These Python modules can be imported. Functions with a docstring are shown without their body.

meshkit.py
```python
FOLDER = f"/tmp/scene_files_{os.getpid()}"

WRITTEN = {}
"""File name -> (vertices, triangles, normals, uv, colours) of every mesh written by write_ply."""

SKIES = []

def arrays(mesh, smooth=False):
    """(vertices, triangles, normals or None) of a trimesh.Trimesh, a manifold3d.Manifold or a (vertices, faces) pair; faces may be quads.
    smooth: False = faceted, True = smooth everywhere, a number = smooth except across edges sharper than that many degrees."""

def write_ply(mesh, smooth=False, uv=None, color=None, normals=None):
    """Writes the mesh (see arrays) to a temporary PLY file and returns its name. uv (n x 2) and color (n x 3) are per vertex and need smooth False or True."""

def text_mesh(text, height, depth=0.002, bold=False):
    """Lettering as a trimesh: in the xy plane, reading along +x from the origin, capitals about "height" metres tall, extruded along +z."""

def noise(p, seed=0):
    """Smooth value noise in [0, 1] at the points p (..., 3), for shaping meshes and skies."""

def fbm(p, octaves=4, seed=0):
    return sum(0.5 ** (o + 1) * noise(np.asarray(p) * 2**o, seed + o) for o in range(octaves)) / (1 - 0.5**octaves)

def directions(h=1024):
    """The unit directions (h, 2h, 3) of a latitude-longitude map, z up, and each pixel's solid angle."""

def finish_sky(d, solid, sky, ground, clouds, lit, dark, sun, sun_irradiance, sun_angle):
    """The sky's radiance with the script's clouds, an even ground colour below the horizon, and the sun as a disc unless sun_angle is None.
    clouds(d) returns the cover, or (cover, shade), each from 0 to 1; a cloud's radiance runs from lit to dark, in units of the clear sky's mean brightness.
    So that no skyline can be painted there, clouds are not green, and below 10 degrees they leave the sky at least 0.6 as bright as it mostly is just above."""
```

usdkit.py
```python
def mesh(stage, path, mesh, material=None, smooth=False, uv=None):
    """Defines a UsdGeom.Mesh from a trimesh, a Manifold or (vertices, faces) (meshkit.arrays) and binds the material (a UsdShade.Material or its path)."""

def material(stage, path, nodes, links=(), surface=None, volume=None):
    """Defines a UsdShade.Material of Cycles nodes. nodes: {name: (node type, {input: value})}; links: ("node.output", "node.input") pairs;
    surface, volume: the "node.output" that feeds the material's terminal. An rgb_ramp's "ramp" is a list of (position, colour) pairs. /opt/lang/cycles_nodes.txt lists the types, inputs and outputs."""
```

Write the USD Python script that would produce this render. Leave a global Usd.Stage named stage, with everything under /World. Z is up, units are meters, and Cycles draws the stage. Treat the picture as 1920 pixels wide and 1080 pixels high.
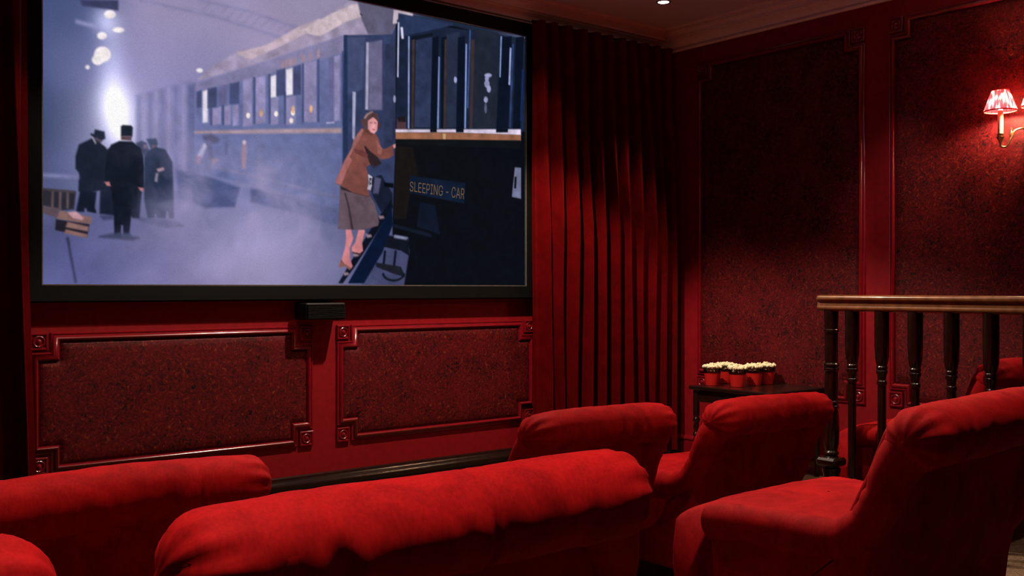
import math, random
import numpy as np, trimesh, shapely
from shapely.geometry import Polygon
import usdkit, meshkit
from pxr import Usd, UsdGeom, UsdLux, UsdShade, Gf, Sdf, Vt

stage = Usd.Stage.CreateInMemory()
UsdGeom.SetStageUpAxis(stage, UsdGeom.Tokens.z)
UsdGeom.SetStageMetersPerUnit(stage, 1.0)
UsdGeom.Xform.Define(stage, '/World')
PI = math.pi

# ------------------------------------------------------------------ camera, lights, exposure
EYE = 1.24                      # seated eye height above the lower floor
cam = UsdGeom.Camera.Define(stage, '/World/camera')
cam.CreateHorizontalApertureAttr(36.0)
cam.CreateVerticalApertureAttr(20.25)
cam.CreateFocalLengthAttr(35.0)
cam.CreateClippingRangeAttr(Gf.Vec2f(0.02, 100))
cam.CreateExposureAttr(0.0)
cam.AddTranslateOp().Set(Gf.Vec3d(0, 0, EYE))
cam.AddRotateXYZOp().Set(Gf.Vec3f(90, 0, 50.83 - 90))

CEIL = 2.955
# recessed ceiling downlights: x, y, power, half-angle of the beam, softness
DOWNLIGHTS = [
    (4.47, 4.05, 30, 25, 0.5),
    (3.62, 4.18, 9, 40, 0.9),
    (2.95, 3.48, 90, 57, 0.25),
    (1.40, 3.40, 12, 57, 0.30),
    (4.72, 2.85, 20, 27, 0.9),
    (0.78, 1.12, 100, 28, 0.6),
    (2.60, 1.42, 60, 32, 0.7),
    (0.75, 2.28, 66, 28, 0.7),
    (3.42, 2.24, 30, 26, 0.7),
    (4.47, 1.50, 16, 38, 0.9),
]
WARM = (1.0, 0.80, 0.62)

def spot(path, x, y, z, power, half, soft, color):
    l = UsdLux.SphereLight.Define(stage, path)
    l.CreateRadiusAttr(0.025)
    l.CreateNormalizeAttr(True)
    l.CreateIntensityAttr(power)
    l.CreateColorAttr(Gf.Vec3f(*color))
    s = UsdLux.ShapingAPI.Apply(l.GetPrim())
    s.CreateShapingConeAngleAttr(half)
    s.CreateShapingConeSoftnessAttr(soft)
    l.AddTranslateOp().Set(Gf.Vec3d(x, y, z))       # a USD light shines along -z
    return l

# ------------------------------------------------------------------ helpers
used = {}
def numbered(path):
    k = used.get(path, 0); used[path] = k + 1
    return path if k == 0 else f'{path}_{k:03d}'

def prim_of(o): return o.GetPrim() if hasattr(o, 'GetPrim') else o

def tag(o, label=None, cat=None, group=None, kind=None):
    p = prim_of(o)
    for k, v in (('label', label), ('category', cat), ('group', group), ('kind', kind)):
        if v: p.SetCustomDataByKey(k, v)
    return o

def thing(name, label=None, cat=None, loc=(0, 0, 0), rz=0.0, group=None, kind=None):
    x = UsdGeom.Xform.Define(stage, numbered('/World/' + name))
    x.AddTranslateOp().Set(Gf.Vec3d(*loc))
    if rz: x.AddRotateZOp().Set(rz)
    return tag(x, label, cat, group, kind)

def part(name, mesh, mat, parent=None, smooth=30, label=None):
    base = str(prim_of(parent).GetPath()) if parent is not None else '/World'
    if smooth is not False:
        mesh = as_mesh(mesh).copy(); mesh.update_faces(mesh.nondegenerate_faces()); mesh.remove_unreferenced_vertices()
    m = usdkit.mesh(stage, numbered(base + '/' + name), mesh, MATS[mat], smooth=smooth)
    return tag(m, label)

def cat(ms): return trimesh.util.concatenate([as_mesh(m) for m in ms])
def as_mesh(m):
    if isinstance(m, trimesh.Trimesh): return m
    v, f = m
    f = np.asarray(f)
    if f.shape[1] == 4: f = np.vstack([f[:, [0, 1, 2]], f[:, [0, 2, 3]]])
    return trimesh.Trimesh(np.asarray(v, float), f, process=False)

def box(x0, x1, y0, y1, z0, z1, bev=0.0):
    """A box with chamfered edges."""
    if bev <= 0:
        m = trimesh.creation.box([x1 - x0, y1 - y0, z1 - z0]); m.apply_translation([(x0 + x1) / 2, (y0 + y1) / 2, (z0 + z1) / 2]); return m
    c = np.array([(x0 + x1) / 2, (y0 + y1) / 2, (z0 + z1) / 2]); h = np.array([x1 - x0, y1 - y0, z1 - z0]) / 2
    pts = []
    for sx in (-1, 1):
        for sy in (-1, 1):
            for sz in (-1, 1):
                for k in range(3):
                    o = h.copy(); o[[i for i in range(3) if i != k]] -= bev
                    pts.append(c + o * [sx, sy, sz])
    return trimesh.convex.convex_hull(np.array(pts))

def grid_faces(nu, nv, wrap_v=False):
    f = []
    for i in range(nu - 1):
        a = i * nv; b = a + nv
        for j in range(nv if wrap_v else nv - 1):
            k = (j + 1) % nv
            f.append((a + j, a + k, b + k, b + j))
    return np.array(f)

def lathe(profile, n=28, center=(0, 0, 0), caps=True):
    """profile: (radius, z) from the bottom up."""
    th = np.linspace(0, 2 * PI, n, endpoint=False)
    P = np.array(profile, float)
    v = np.stack([P[:, None, 0] * np.cos(th), P[:, None, 0] * np.sin(th), np.repeat(P[:, 1:2], n, 1)], -1).reshape(-1, 3)
    f = grid_faces(len(P), n, True)
    if not caps:
        return trimesh.Trimesh(v + np.array(center), np.vstack([f[:, [0, 1, 2]], f[:, [0, 2, 3]]]), process=False)
    v = np.vstack([v, [[0, 0, P[0, 1]], [0, 0, P[-1, 1]]]])
    f = np.vstack([f[:, [0, 1, 2]], f[:, [0, 2, 3]],
                   [(len(v) - 2, (j + 1) % n, j) for j in range(n)],
                   [(len(v) - 1, (len(P) - 1) * n + j, (len(P) - 1) * n + (j + 1) % n) for j in range(n)]])
    m = trimesh.Trimesh(v + np.array(center), f, process=False)
    return m

def tube(pts, rad, n=24, cap0=0.5, cap1=0.5, disp=None, ncap=6, up=(0, 0, 1), nub=0.0):
    """A round tube along pts with domed ends; disp(points, s, theta) gives the change of radius. theta = 0 lies towards `up`."""
    pts = np.array(pts, float); rad = np.broadcast_to(np.asarray(rad, float), len(pts)).copy()
    def unit(a): return a / np.maximum(np.linalg.norm(a, axis=-1, keepdims=True), 1e-12)
    T = unit(np.gradient(pts, axis=0))
    C, Rr, TT = list(pts), list(rad), list(T)
    def cap(c, t, r, k, sgn):
        rows = []
        for i in range(1, ncap + 1):
            a = i / ncap * PI / 2
            q = math.cos(a) if i < ncap else 0.06
            rows.append((c + sgn * t * (math.sin(a) * r * k + (nub if i == ncap else 0)), r * max(q, 0.06), t))
        return rows
    if cap0 > 0:
        for c, r, t in cap(pts[0], T[0], rad[0], cap0, -1): C.insert(0, c); Rr.insert(0, r); TT.insert(0, t)
    if cap1 > 0:
        for c, r, t in cap(pts[-1], T[-1], rad[-1], cap1, 1): C.append(c); Rr.append(r); TT.append(t)
    C, Rr, TT = np.array(C), np.array(Rr), np.array(TT)
    N = []
    n0 = np.array(up, float); n0 = unit(n0 - TT[0] * (n0 @ TT[0]))
    for t in TT:
        n0 = unit(n0 - t * (n0 @ t)); N.append(n0)
    N = np.array(N); B = np.cross(TT, N)
    th = np.linspace(0, 2 * PI, n, endpoint=False)
    s = np.concatenate([[0], np.cumsum(np.linalg.norm(np.diff(C, axis=0), axis=1))])
    D = N[:, None] * np.cos(th)[None, :, None] + B[:, None] * np.sin(th)[None, :, None]
    R = np.repeat(Rr[:, None], n, 1)
    if disp is not None: R = R + disp(C[:, None] + D * R[..., None], np.repeat(s[:, None], n, 1), np.repeat(th[None], len(C), 0), R)
    v = (C[:, None] + D * R[..., None]).reshape(-1, 3)
    f = grid_faces(len(C), n, True)
    v = np.vstack([v, [C[0], C[-1]]])
    f = np.vstack([f[:, [0, 1, 2]], f[:, [0, 2, 3]], [(len(v) - 2, (j + 1) % n, j) for j in range(n)],
                   [(len(v) - 1, (len(C) - 1) * n + j, (len(C) - 1) * n + (j + 1) % n) for j in range(n)]])
    m = trimesh.Trimesh(v, f, process=False)
    if m.volume < 0: m.invert()
    return m

def spline(pts, n):
    from scipy.interpolate import PchipInterpolator
    pts = np.array(pts, float)
    t = np.concatenate([[0], np.cumsum(np.linalg.norm(np.diff(pts[:, :3], axis=0), axis=1))]); t /= t[-1]
    return PchipInterpolator(t, pts)(np.linspace(0, 1, n))

def slab(poly, w, bev=0.02, nb=4, nx=8, warp=None):
    """A side profile poly [(y, z)] extruded along x over the width w with rounded edges; warp moves the points."""
    P = Polygon(poly).buffer(0).buffer(0.012).buffer(-0.026).buffer(0.014)
    ring = lambda g: np.array([g.exterior.interpolate(t, normalized=True).coords[0] for t in np.linspace(0, 1, 96, endpoint=False)])
    base = ring(shapely.geometry.polygon.orient(P))
    t = np.roll(base, -1, 0) - np.roll(base, 1, 0); t /= np.linalg.norm(t, axis=1, keepdims=True)
    nrm = np.stack([t[:, 1], -t[:, 0]], 1)
    rows = []
    for i in range(nb): a = i / nb * PI / 2; rows.append((-w / 2 + bev * (1 - math.sin(a)), bev * (1 - math.cos(PI / 2 - a))))
    rows = [(-w / 2 + bev * (1 - math.sin(i / nb * PI / 2)), bev * (1 - math.cos(PI / 2 - i / nb * PI / 2))) for i in range(nb)]
    rows = [(-w / 2 + bev * (1 - math.cos(i / nb * PI / 2)), bev * (1 - math.sin(i / nb * PI / 2))) for i in range(nb + 1)]
    mid = [(x, 0.0) for x in np.linspace(-w / 2 + bev, w / 2 - bev, nx)[1:-1]]
    rows = rows + mid + [(-x, o) for x, o in rows[::-1]]
    v = np.vstack([np.column_stack([np.full(len(base), x), base - nrm * o]) for x, o in rows])
    n = len(base)
    f = grid_faces(len(rows), n, True)
    ca, cb = v[:n].mean(0), v[-n:].mean(0)
    tri = np.vstack([f[:, [0, 1, 2]], f[:, [0, 2, 3]]])
    from scipy.spatial import cKDTree
    cv, cf = trimesh.creation.triangulate_polygon(Polygon(v[:n, 1:]).buffer(0), engine='earcut')
    dist, near = cKDTree(v[:n, 1:]).query(cv)
    if dist.max() < 1e-6:
        k = near[cf]
        tri = np.vstack([tri, k, k[:, ::-1] + (len(rows) - 1) * n])
    else:
        v = np.vstack([v, [ca, cb]])
        tri = np.vstack([tri, [(len(v) - 2, (j + 1) % n, j) for j in range(n)], [(len(v) - 1, (len(rows) - 1) * n + j, (len(rows) - 1) * n + (j + 1) % n) for j in range(n)]])
    if warp is not None: v = warp(v)
    m = trimesh.Trimesh(v, tri, process=False); trimesh.repair.fix_normals(m)
    return m

def strip(path, profile, closed, to3d):
    """Sweeps a moulding profile [(offset, height)] along a 2D path with mitred corners; to3d maps (a, b, height) to points."""
    p = np.array(path, float); n = len(p)
    d = np.roll(p, -1, 0) - p
    if not closed: d[-1] = d[-2]
    d /= np.linalg.norm(d, axis=1, keepdims=True)
    nn = np.stack([-d[:, 1], d[:, 0]], 1)
    prev = np.roll(nn, 1, 0)
    if not closed: prev[0] = nn[0]
    mit = (nn + prev) / (1 + (nn * prev).sum(1))[:, None]
    Q = np.array(profile, float); k = len(Q)
    rows = []
    for i in range(n):
        ab = p[i] + Q[:, :1] * mit[i]
        rows.append(to3d(ab[:, 0], ab[:, 1], Q[:, 1]))
    v = np.vstack(rows)
    f = []
    for i in range(n if closed else n - 1):
        a, b = i * k, ((i + 1) % n) * k
        for j in range(k - 1): f.append((a + j, a + j + 1, b + j + 1, b + j))
    f = np.array(f)
    m = trimesh.Trimesh(v, np.vstack([f[:, [0, 1, 2]], f[:, [0, 2, 3]]]), process=False)
    return m

def orient_out(m, ref):
    """Turns the faces so that they look towards the direction ref on the whole."""
    if (m.face_normals * m.area_faces[:, None]).sum(0) @ np.array(ref) < 0: m.invert()
    return m

# ------------------------------------------------------------------ materials
MATS = {}
def mat(name, nodes, links, surface='p.BSDF'):
    MATS[name] = usdkit.material(stage, '/World/Looks/' + name, nodes, links, surface=surface)
UsdGeom.Scope.Define(stage, '/World/Looks')

def simple(name, color, rough=0.5, metal=0.0, spec=0.5, bump=0.0, scale=40.0, vary=0.15, coat=0.0, extra=None):
    nodes = {'g': ('geometry', {}), 'n': ('noise_texture', {'scale': scale, 'detail': 4.0}),
             'r': ('rgb_ramp', {'ramp': [(0.25, tuple(c * (1 - vary) for c in color)), (0.75, tuple(min(1, c * (1 + vary)) for c in color))]}),
             'p': ('principled_bsdf', {'roughness': rough, 'metallic': metal, 'specular_ior_level': spec, 'coat_weight': coat, **(extra or {})})}
    links = [('g.position', 'n.vector'), ('n.fac', 'r.fac'), ('r.color', 'p.base_color')]
    if bump:
        nodes['b'] = ('bump', {'strength': bump, 'distance': 0.002})
        links += [('n.fac', 'b.height'), ('b.normal', 'p.normal')]
    mat(name, nodes, links)

simple('wall_paint', (0.22, 0.0032, 0.0075), rough=0.6, spec=0.2, scale=30, bump=0.06)
simple('moulding_paint', (0.18, 0.004, 0.009), rough=0.24, spec=0.6, scale=30, bump=0.03, coat=0.25)
simple('ceiling_paint', (0.74, 0.65, 0.78), rough=0.75, spec=0.2, scale=20, vary=0.03)
simple('cornice_paint', (0.84, 0.72, 0.66), rough=0.55, spec=0.3, scale=30, vary=0.05)
simple('dark_wood', (0.013, 0.0045, 0.0035), rough=0.2, spec=0.5, scale=25, vary=0.35, coat=0.0)
simple('rail_wood', (0.17, 0.064, 0.024), rough=0.27, spec=0.4, scale=25, vary=0.35, coat=0.4)
simple('black_frame', (0.0035, 0.0035, 0.0035), rough=0.5, spec=0.10, scale=60)
simple('bezel', (0.35, 0.35, 0.33), rough=0.3, metal=0.8, scale=60)
simple('black_plastic', (0.004, 0.004, 0.004), rough=0.5, spec=0.25)
simple('cup_red', (0.55, 0.012, 0.010), rough=0.45, spec=0.4, vary=0.05)
simple('popcorn', (0.80, 0.72, 0.47), rough=0.75, spec=0.2, scale=160, vary=0.22, bump=0.3)
simple('brass', (0.72, 0.52, 0.26), rough=0.28, metal=1.0, scale=80, vary=0.12)
simple('candle', (0.86, 0.78, 0.58), rough=0.5, scale=60, vary=0.08)
simple('chrome', (0.7, 0.7, 0.68), rough=0.2, metal=1.0)
simple('tv_back', (0.01, 0.01, 0.01), rough=0.6)

def velvet(name, dark, light):
    mat(name, {
        'g': ('texture_coordinate', {}),
        'n1': ('noise_texture', {'scale': 9.0, 'detail': 5.0, 'roughness': 0.62, 'distortion': 0.6}),
        'mp': ('mapping', {'scale': (60.0, 60.0, 14.0)}),
        'n2': ('noise_texture', {'scale': 3.0, 'detail': 3.0, 'roughness': 0.7}),
        'mx': ('mix_float', {'fac': 0.35}),
        'r': ('rgb_ramp', {'ramp': [(0.34, dark), (0.66, light)]}),
        'b': ('bump', {'strength': 0.10, 'distance': 0.0015}),
        'p': ('principled_bsdf', {'roughness': 0.75, 'specular_ior_level': 0.04, 'sheen_weight': 0.06, 'sheen_roughness': 0.35, 'sheen_tint': (0.8, 0.03, 0.03)}),
    }, [('g.object', 'n1.vector'), ('g.object', 'mp.vector'), ('mp.vector', 'n2.vector'), ('n1.fac', 'mx.a'), ('n2.fac', 'mx.b'), ('mx.result', 'r.fac'),
        ('r.color', 'p.base_color'), ('n2.fac', 'b.height'), ('b.normal', 'p.normal')])
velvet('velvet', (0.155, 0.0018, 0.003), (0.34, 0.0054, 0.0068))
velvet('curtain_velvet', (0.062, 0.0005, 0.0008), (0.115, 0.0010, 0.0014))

# damask: dark red ground with near-black scrollwork and worn gold flecks
mat('damask', {
    'g': ('geometry', {}),
    'warp': ('noise_texture', {'scale': 14.0, 'detail': 2.0}),
    'wm': ('vector_math', {'math_type': 'multiply_add', 'vector2': (0.09, 0.09, 0.09)}),
    'v': ('voronoi_texture', {'scale': 11.0, 'feature': 'f1', 'randomness': 0.25}),
    'k': ('math', {'math_type': 'multiply', 'value2': 34.0}),
    'sn': ('math', {'math_type': 'sine'}),
    'n': ('noise_texture', {'scale': 55.0, 'detail': 5.0, 'roughness': 0.68, 'distortion': 0.9}),
    'n3': ('noise_texture', {'scale': 7.0, 'detail': 3.0}),
    's1': ('math', {'math_type': 'multiply_add', 'value2': 0.055}),
    's2': ('math', {'math_type': 'multiply_add', 'value2': 0.35, 'value3': 0.0}),
    'add': ('math', {'math_type': 'add'}),
    'r': ('rgb_ramp', {'ramp': [(0.475, (0.003, 0.0008, 0.001)), (0.58, (0.052, 0.0014, 0.0028)), (0.80, (0.115, 0.003, 0.005))]}),
    'gm': ('math', {'math_type': 'multiply_add', 'value2': 0.16}),
    'gr': ('rgb_ramp', {'ramp': [(0.70, (0, 0, 0)), (0.84, (0.5, 0.5, 0.5))]}),
    'mix': ('mix_color', {'b': (0.34, 0.15, 0.05)}),
    'rr': ('map_range', {'from_min': 0.0, 'from_max': 1.0, 'to_min': 0.62, 'to_max': 0.34}),
    'b': ('bump', {'strength': 0.25, 'distance': 0.003}),
    'p': ('principled_bsdf', {'specular_ior_level': 0.2}),
}, [('g.position', 'warp.vector'), ('warp.color', 'wm.vector1'), ('g.position', 'wm.vector3'), ('wm.vector', 'v.vector'), ('v.distance', 'k.value1'), ('k.value', 'sn.value1'),
    ('g.position', 'n.vector'), ('g.position', 'n3.vector'), ('sn.value', 's1.value1'), ('n.fac', 's1.value3'), ('n3.fac', 's2.value1'), ('s1.value', 'add.value1'), ('s2.value', 'add.value2'),
    ('add.value', 'r.fac'), ('sn.value', 'gm.value1'), ('n.fac', 'gm.value3'), ('gm.value', 'gr.fac'), ('gr.color', 'mix.fac'), ('r.color', 'mix.a'), ('mix.result', 'p.base_color'),
    ('gr.color', 'p.metallic'), ('gr.color', 'rr.value'), ('rr.result', 'p.roughness'), ('add.value', 'b.height'), ('b.normal', 'p.normal')])

# woven carpet
mat('carpet', {
    'g': ('geometry', {}), 'v': ('voronoi_texture', {'scale': 130.0}), 'n': ('noise_texture', {'scale': 18.0, 'detail': 3.0}),
    'm': ('mix_float', {'fac': 0.45}), 'r': ('rgb_ramp', {'ramp': [(0.25, (0.06, 0.024, 0.012)), (0.6, (0.15, 0.085, 0.042))]}),
    'b': ('bump', {'strength': 0.6, 'distance': 0.004}), 'p': ('principled_bsdf', {'roughness': 0.95, 'specular_ior_level': 0.1, 'sheen_weight': 0.2}),
}, [('g.position', 'v.vector'), ('g.position', 'n.vector'), ('v.distance', 'm.a'), ('n.fac', 'm.b'), ('m.result', 'r.fac'), ('r.color', 'p.base_color'), ('v.distance', 'b.height'), ('b.normal', 'p.normal')])

# the lit picture of the screen, coloured per vertex, with the grain of film
mat('screen_picture', {
    'a': ('attribute', {'attribute': 'Col'}), 'g': ('geometry', {}), 'n': ('noise_texture', {'scale': 260.0, 'detail': 1.0}),
    'mr': ('map_range', {'from_min': 0.3, 'from_max': 0.7, 'to_min': 0.93, 'to_max': 1.07}),
    'vm': ('vector_math', {'math_type': 'scale'}),
    'p': ('principled_bsdf', {'base_color': (0.0005, 0.0005, 0.0005), 'roughness': 0.5, 'specular_ior_level': 0.0, 'emission_strength': 1.0}),
}, [('a.color', 'vm.vector1'), ('g.position', 'n.vector'), ('n.fac', 'mr.value'), ('mr.result', 'vm.scale'), ('vm.vector', 'p.emission_color')])

# pleated lampshade cloth that the bulb shines through
mat('shade_cloth', {
    'g': ('geometry', {}), 'mp': ('mapping', {'scale': (1.0, 1.0, 0.03)}), 'n': ('noise_texture', {'scale': 75.0, 'detail': 0.0}),
    'r': ('rgb_ramp', {'ramp': [(0.42, (0.30, 0.006, 0.012)), (0.54, (0.40, 0.025, 0.03)), (0.66, (0.85, 0.60, 0.52))]}),
    'd': ('diffuse_bsdf', {'color': (0.35, 0.008, 0.014)}), 't': ('translucent_bsdf', {}), 'm': ('mix_closure', {'fac': 0.55}),
}, [('g.position', 'mp.vector'), ('mp.vector', 'n.vector'), ('n.fac', 'r.fac'), ('r.color', 't.color'), ('d.BSDF', 'm.closure1'), ('t.BSDF', 'm.closure2')], surface='m.closure')
mat('bulb', {'e': ('emission', {'color': (1.0, 0.70, 0.42), 'strength': 2000.0})}, [], surface='e.emission')
mat('lamp_lens', {'e': ('emission', {'color': (1.0, 0.86, 0.72), 'strength': 6.0})}, [], surface='e.emission')
mat('clear_plastic', {
    'f': ('fresnel', {'IOR': 1.45}), 't': ('transparent_bsdf', {'color': (0.80, 0.72, 0.66)}), 'g': ('glossy_bsdf', {'color': (0.9, 0.9, 0.9), 'roughness': 0.08}), 'm': ('mix_closure', {}),
}, [('f.fac', 'm.fac'), ('t.BSDF', 'm.closure1'), ('g.BSDF', 'm.closure2')], surface='m.closure')

# ------------------------------------------------------------------ the room
XL, XR, YB, YF = -1.6, 5.08, -2.6, 4.60
UPR = 0.145
UP = 0.17                                          # height of the upper tier

fl = part('floor', cat([box(XL, 3.86, 1.98, YF, -0.12, 0.0)]), 'carpet', smooth=False); tag(fl, kind='structure')
pf = thing('floor', kind='structure')
part('tier', box(XL, 3.86, YB, 1.98, -0.12, UP, 0.012), 'carpet', pf, smooth=20)
part('tier', box(3.86, XR, YB, YF, -0.12, UPR, 0.012), 'carpet', pf, smooth=20)
ce = part('ceiling', box(XL, XR, YB, YF, CEIL, CEIL + 0.1), 'ceiling_paint', smooth=False); tag(ce, kind='structure')

wf = thing('wall_front', kind='structure')
part('plaster', box(XL - 0.12, XR + 0.12, YF, YF + 0.12, -0.12, CEIL + 0.1), 'wall_paint', wf, smooth=False)
wr = thing('wall_right', kind='structure')
part('plaster', box(XR, XR + 0.12, YB, YF, -0.12, CEIL + 0.1), 'wall_paint', wr, smooth=False)
tag(part('wall_left', box(XL - 0.12, XL, YB, YF, -0.12, CEIL + 0.1), 'wall_paint', smooth=False), kind='structure')
tag(part('wall_back', box(XL - 0.12, XR + 0.12, YB - 0.12, YB, -0.12, CEIL + 0.1), 'wall_paint', smooth=False), kind='structure')

to_front = lambda a, b, h: np.stack([a, YF - h, b], -1)
to_right = lambda a, b, h: np.stack([XR - h, a, b], -1)

MOULD = [(0, 0), (0, 0.008), (0.003, 0.012), (0.008, 0.012), (0.010, 0.009), (0.013, 0.010), (0.016, 0.017), (0.021, 0.023), (0.027, 0.025), (0.032, 0.022), (0.036, 0.014), (0.037, 0.0)]
def notched(a0, a1, b0, b1, n):
    return [(a0 + n, b0), (a1 - n, b0), (a1 - n, b0 + n), (a1, b0 + n), (a1, b1 - n), (a1 - n, b1 - n), (a1 - n, b1), (a0 + n, b1), (a0 + n, b1 - n), (a0, b1 - n), (a0, b0 + n), (a0 + n, b0 + n)]

def rosette(a, b, s, to3d, ref):
    """A square corner block with a raised border and a turned boss."""
    sq = [(a - s / 2, b - s / 2), (a + s / 2, b - s / 2), (a + s / 2, b + s / 2), (a - s / 2, b + s / 2)]
    rim = strip(sq, [(0, 0), (0, 0.013), (0.003, 0.016), (0.008, 0.016), (0.012, 0.009), (s / 2 - 0.0005, 0.009)], True, to3d)
    th = np.linspace(0, 2 * PI, 20, endpoint=False)
    rows = []
    for r, h in [(0.026, 0.008), (0.0255, 0.015), (0.022, 0.0175), (0.018, 0.015), (0.016, 0.011), (0.012, 0.012), (0.009, 0.018), (0.004, 0.0205), (0.0002, 0.021)]:
        r *= s / 0.075
        rows.append(to3d(a + r * np.cos(th), b + r * np.sin(th), np.full(20, h)))
    f = grid_faces(len(rows), 20, True)
    boss = as_mesh((np.vstack(rows), f))
    return cat([orient_out(rim, ref), orient_out(boss, ref)])

def wall_panel(parent, a0, a1, b0, b1, n, to3d, ref, nx, nz):
    path = notched(a0, a1, b0, b1, n)
    mo = part('panel_moulding', orient_out(strip(path, MOULD, True, to3d), ref), 'moulding_paint', parent, smooth=35)
    s = n - 0.010
    for a in (a0 + s / 2, a1 - s / 2):
        for b in (b0 + s / 2, b1 - s / 2):
            part('rosette', rosette(a, b, s, to3d, ref), 'moulding_paint', mo, smooth=35)
    w = 0.033                                       # the padded cloth sits inside the moulding
    ia0, ia1, ib0, ib1, m = a0 + w, a1 - w, b0 + w, b1 - w, n
    inner = Polygon(notched(ia0, ia1, ib0, ib1, m))
    edge = [0, 0.004, 0.010, 0.018, 0.030, 0.045]
    def axis(c0, c1, k):
        xs = set(np.round(np.linspace(c0, c1, k), 5))
        for e in edge:
            for c in (c0 + e, c1 - e, c0 + m + e, c1 - m - e, c0 + m - e, c1 - m + e): xs.add(round(c, 5))
        return np.array(sorted(x for x in xs if c0 - 1e-6 <= x <= c1 + 1e-6))
    xs, zs = axis(ia0, ia1, nx), axis(ib0, ib1, nz)
    A, B = np.meshgrid(xs, zs, indexing='ij')
    pts = shapely.points(A.ravel(), B.ravel())
    d = shapely.distance(inner.exterior, pts) * shapely.contains(inner.buffer(1e-4), pts)
    d = d.reshape(A.shape)
    h = 0.004 + 0.016 * (1 - np.exp(-d / 0.016)) + 0.0016 * (meshkit.fbm(np.stack([A * 7, B * 7, A * 0], -1), 3, 5) - 0.5)
    v = to3d(A.ravel(), B.ravel(), h.ravel())
    f = grid_faces(len(xs), len(zs))
    ok = (((A[:-1, :-1] + A[1:, 1:]) / 2).ravel(), ((B[:-1, :-1] + B[1:, 1:]) / 2).ravel())
    f = f[shapely.contains(inner, shapely.points(*ok))]
    part('fabric_panel', orient_out(as_mesh((v, f)), ref), 'damask', parent, smooth=True)

wall_panel(wf, 1.085, 2.427, 0.437, 1.047, 0.085, to_front, (0, -1, 0), 60, 30)
wall_panel(wf, 2.565, 3.910, 0.437, 1.047, 0.085, to_front, (0, -1, 0), 60, 30)
wall_panel(wr, 3.085, 4.300, 0.585, 2.712, 0.092, to_right, (-1, 0, 0), 50, 80)
wall_panel(wr, 1.72, 2.938, 0.590, 2.722, 0.092, to_right, (-1, 0, 0), 50, 80)

# skirting boards and cornice, each mitred where the two walls meet
BASE = [(0, 0), (0.022, 0), (0.022, 0.09), (0.020, 0.10)]
BASEP = [(0.0, 0.022), (0.20, 0.022), (0.212, 0.018), (0.222, 0.018), (0.232, 0.026), (0.243, 0.030), (0.254, 0.027), (0.266, 0.016), (0.284, 0.012), (0.290, 0.0)]
bf = strip([(XL, 0.0), (3.86, 0.0)], BASEP, False, to_front)
tag(part('baseboard_front', orient_out(bf, (0, -1, 0)), 'dark_wood', smooth=30), kind='structure')
BASER = [(0.0, 0.020), (0.075, 0.020), (0.085, 0.015), (0.096, 0.023), (0.104, 0.021), (0.112, 0.010), (0.118, 0.0)]
br = strip([(YB, UPR), (YF, UPR)], BASER, False, to_right)
tag(part('baseboard_right', orient_out(br, (-1, 0, 0)), 'moulding_paint', smooth=30), kind='structure')

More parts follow.
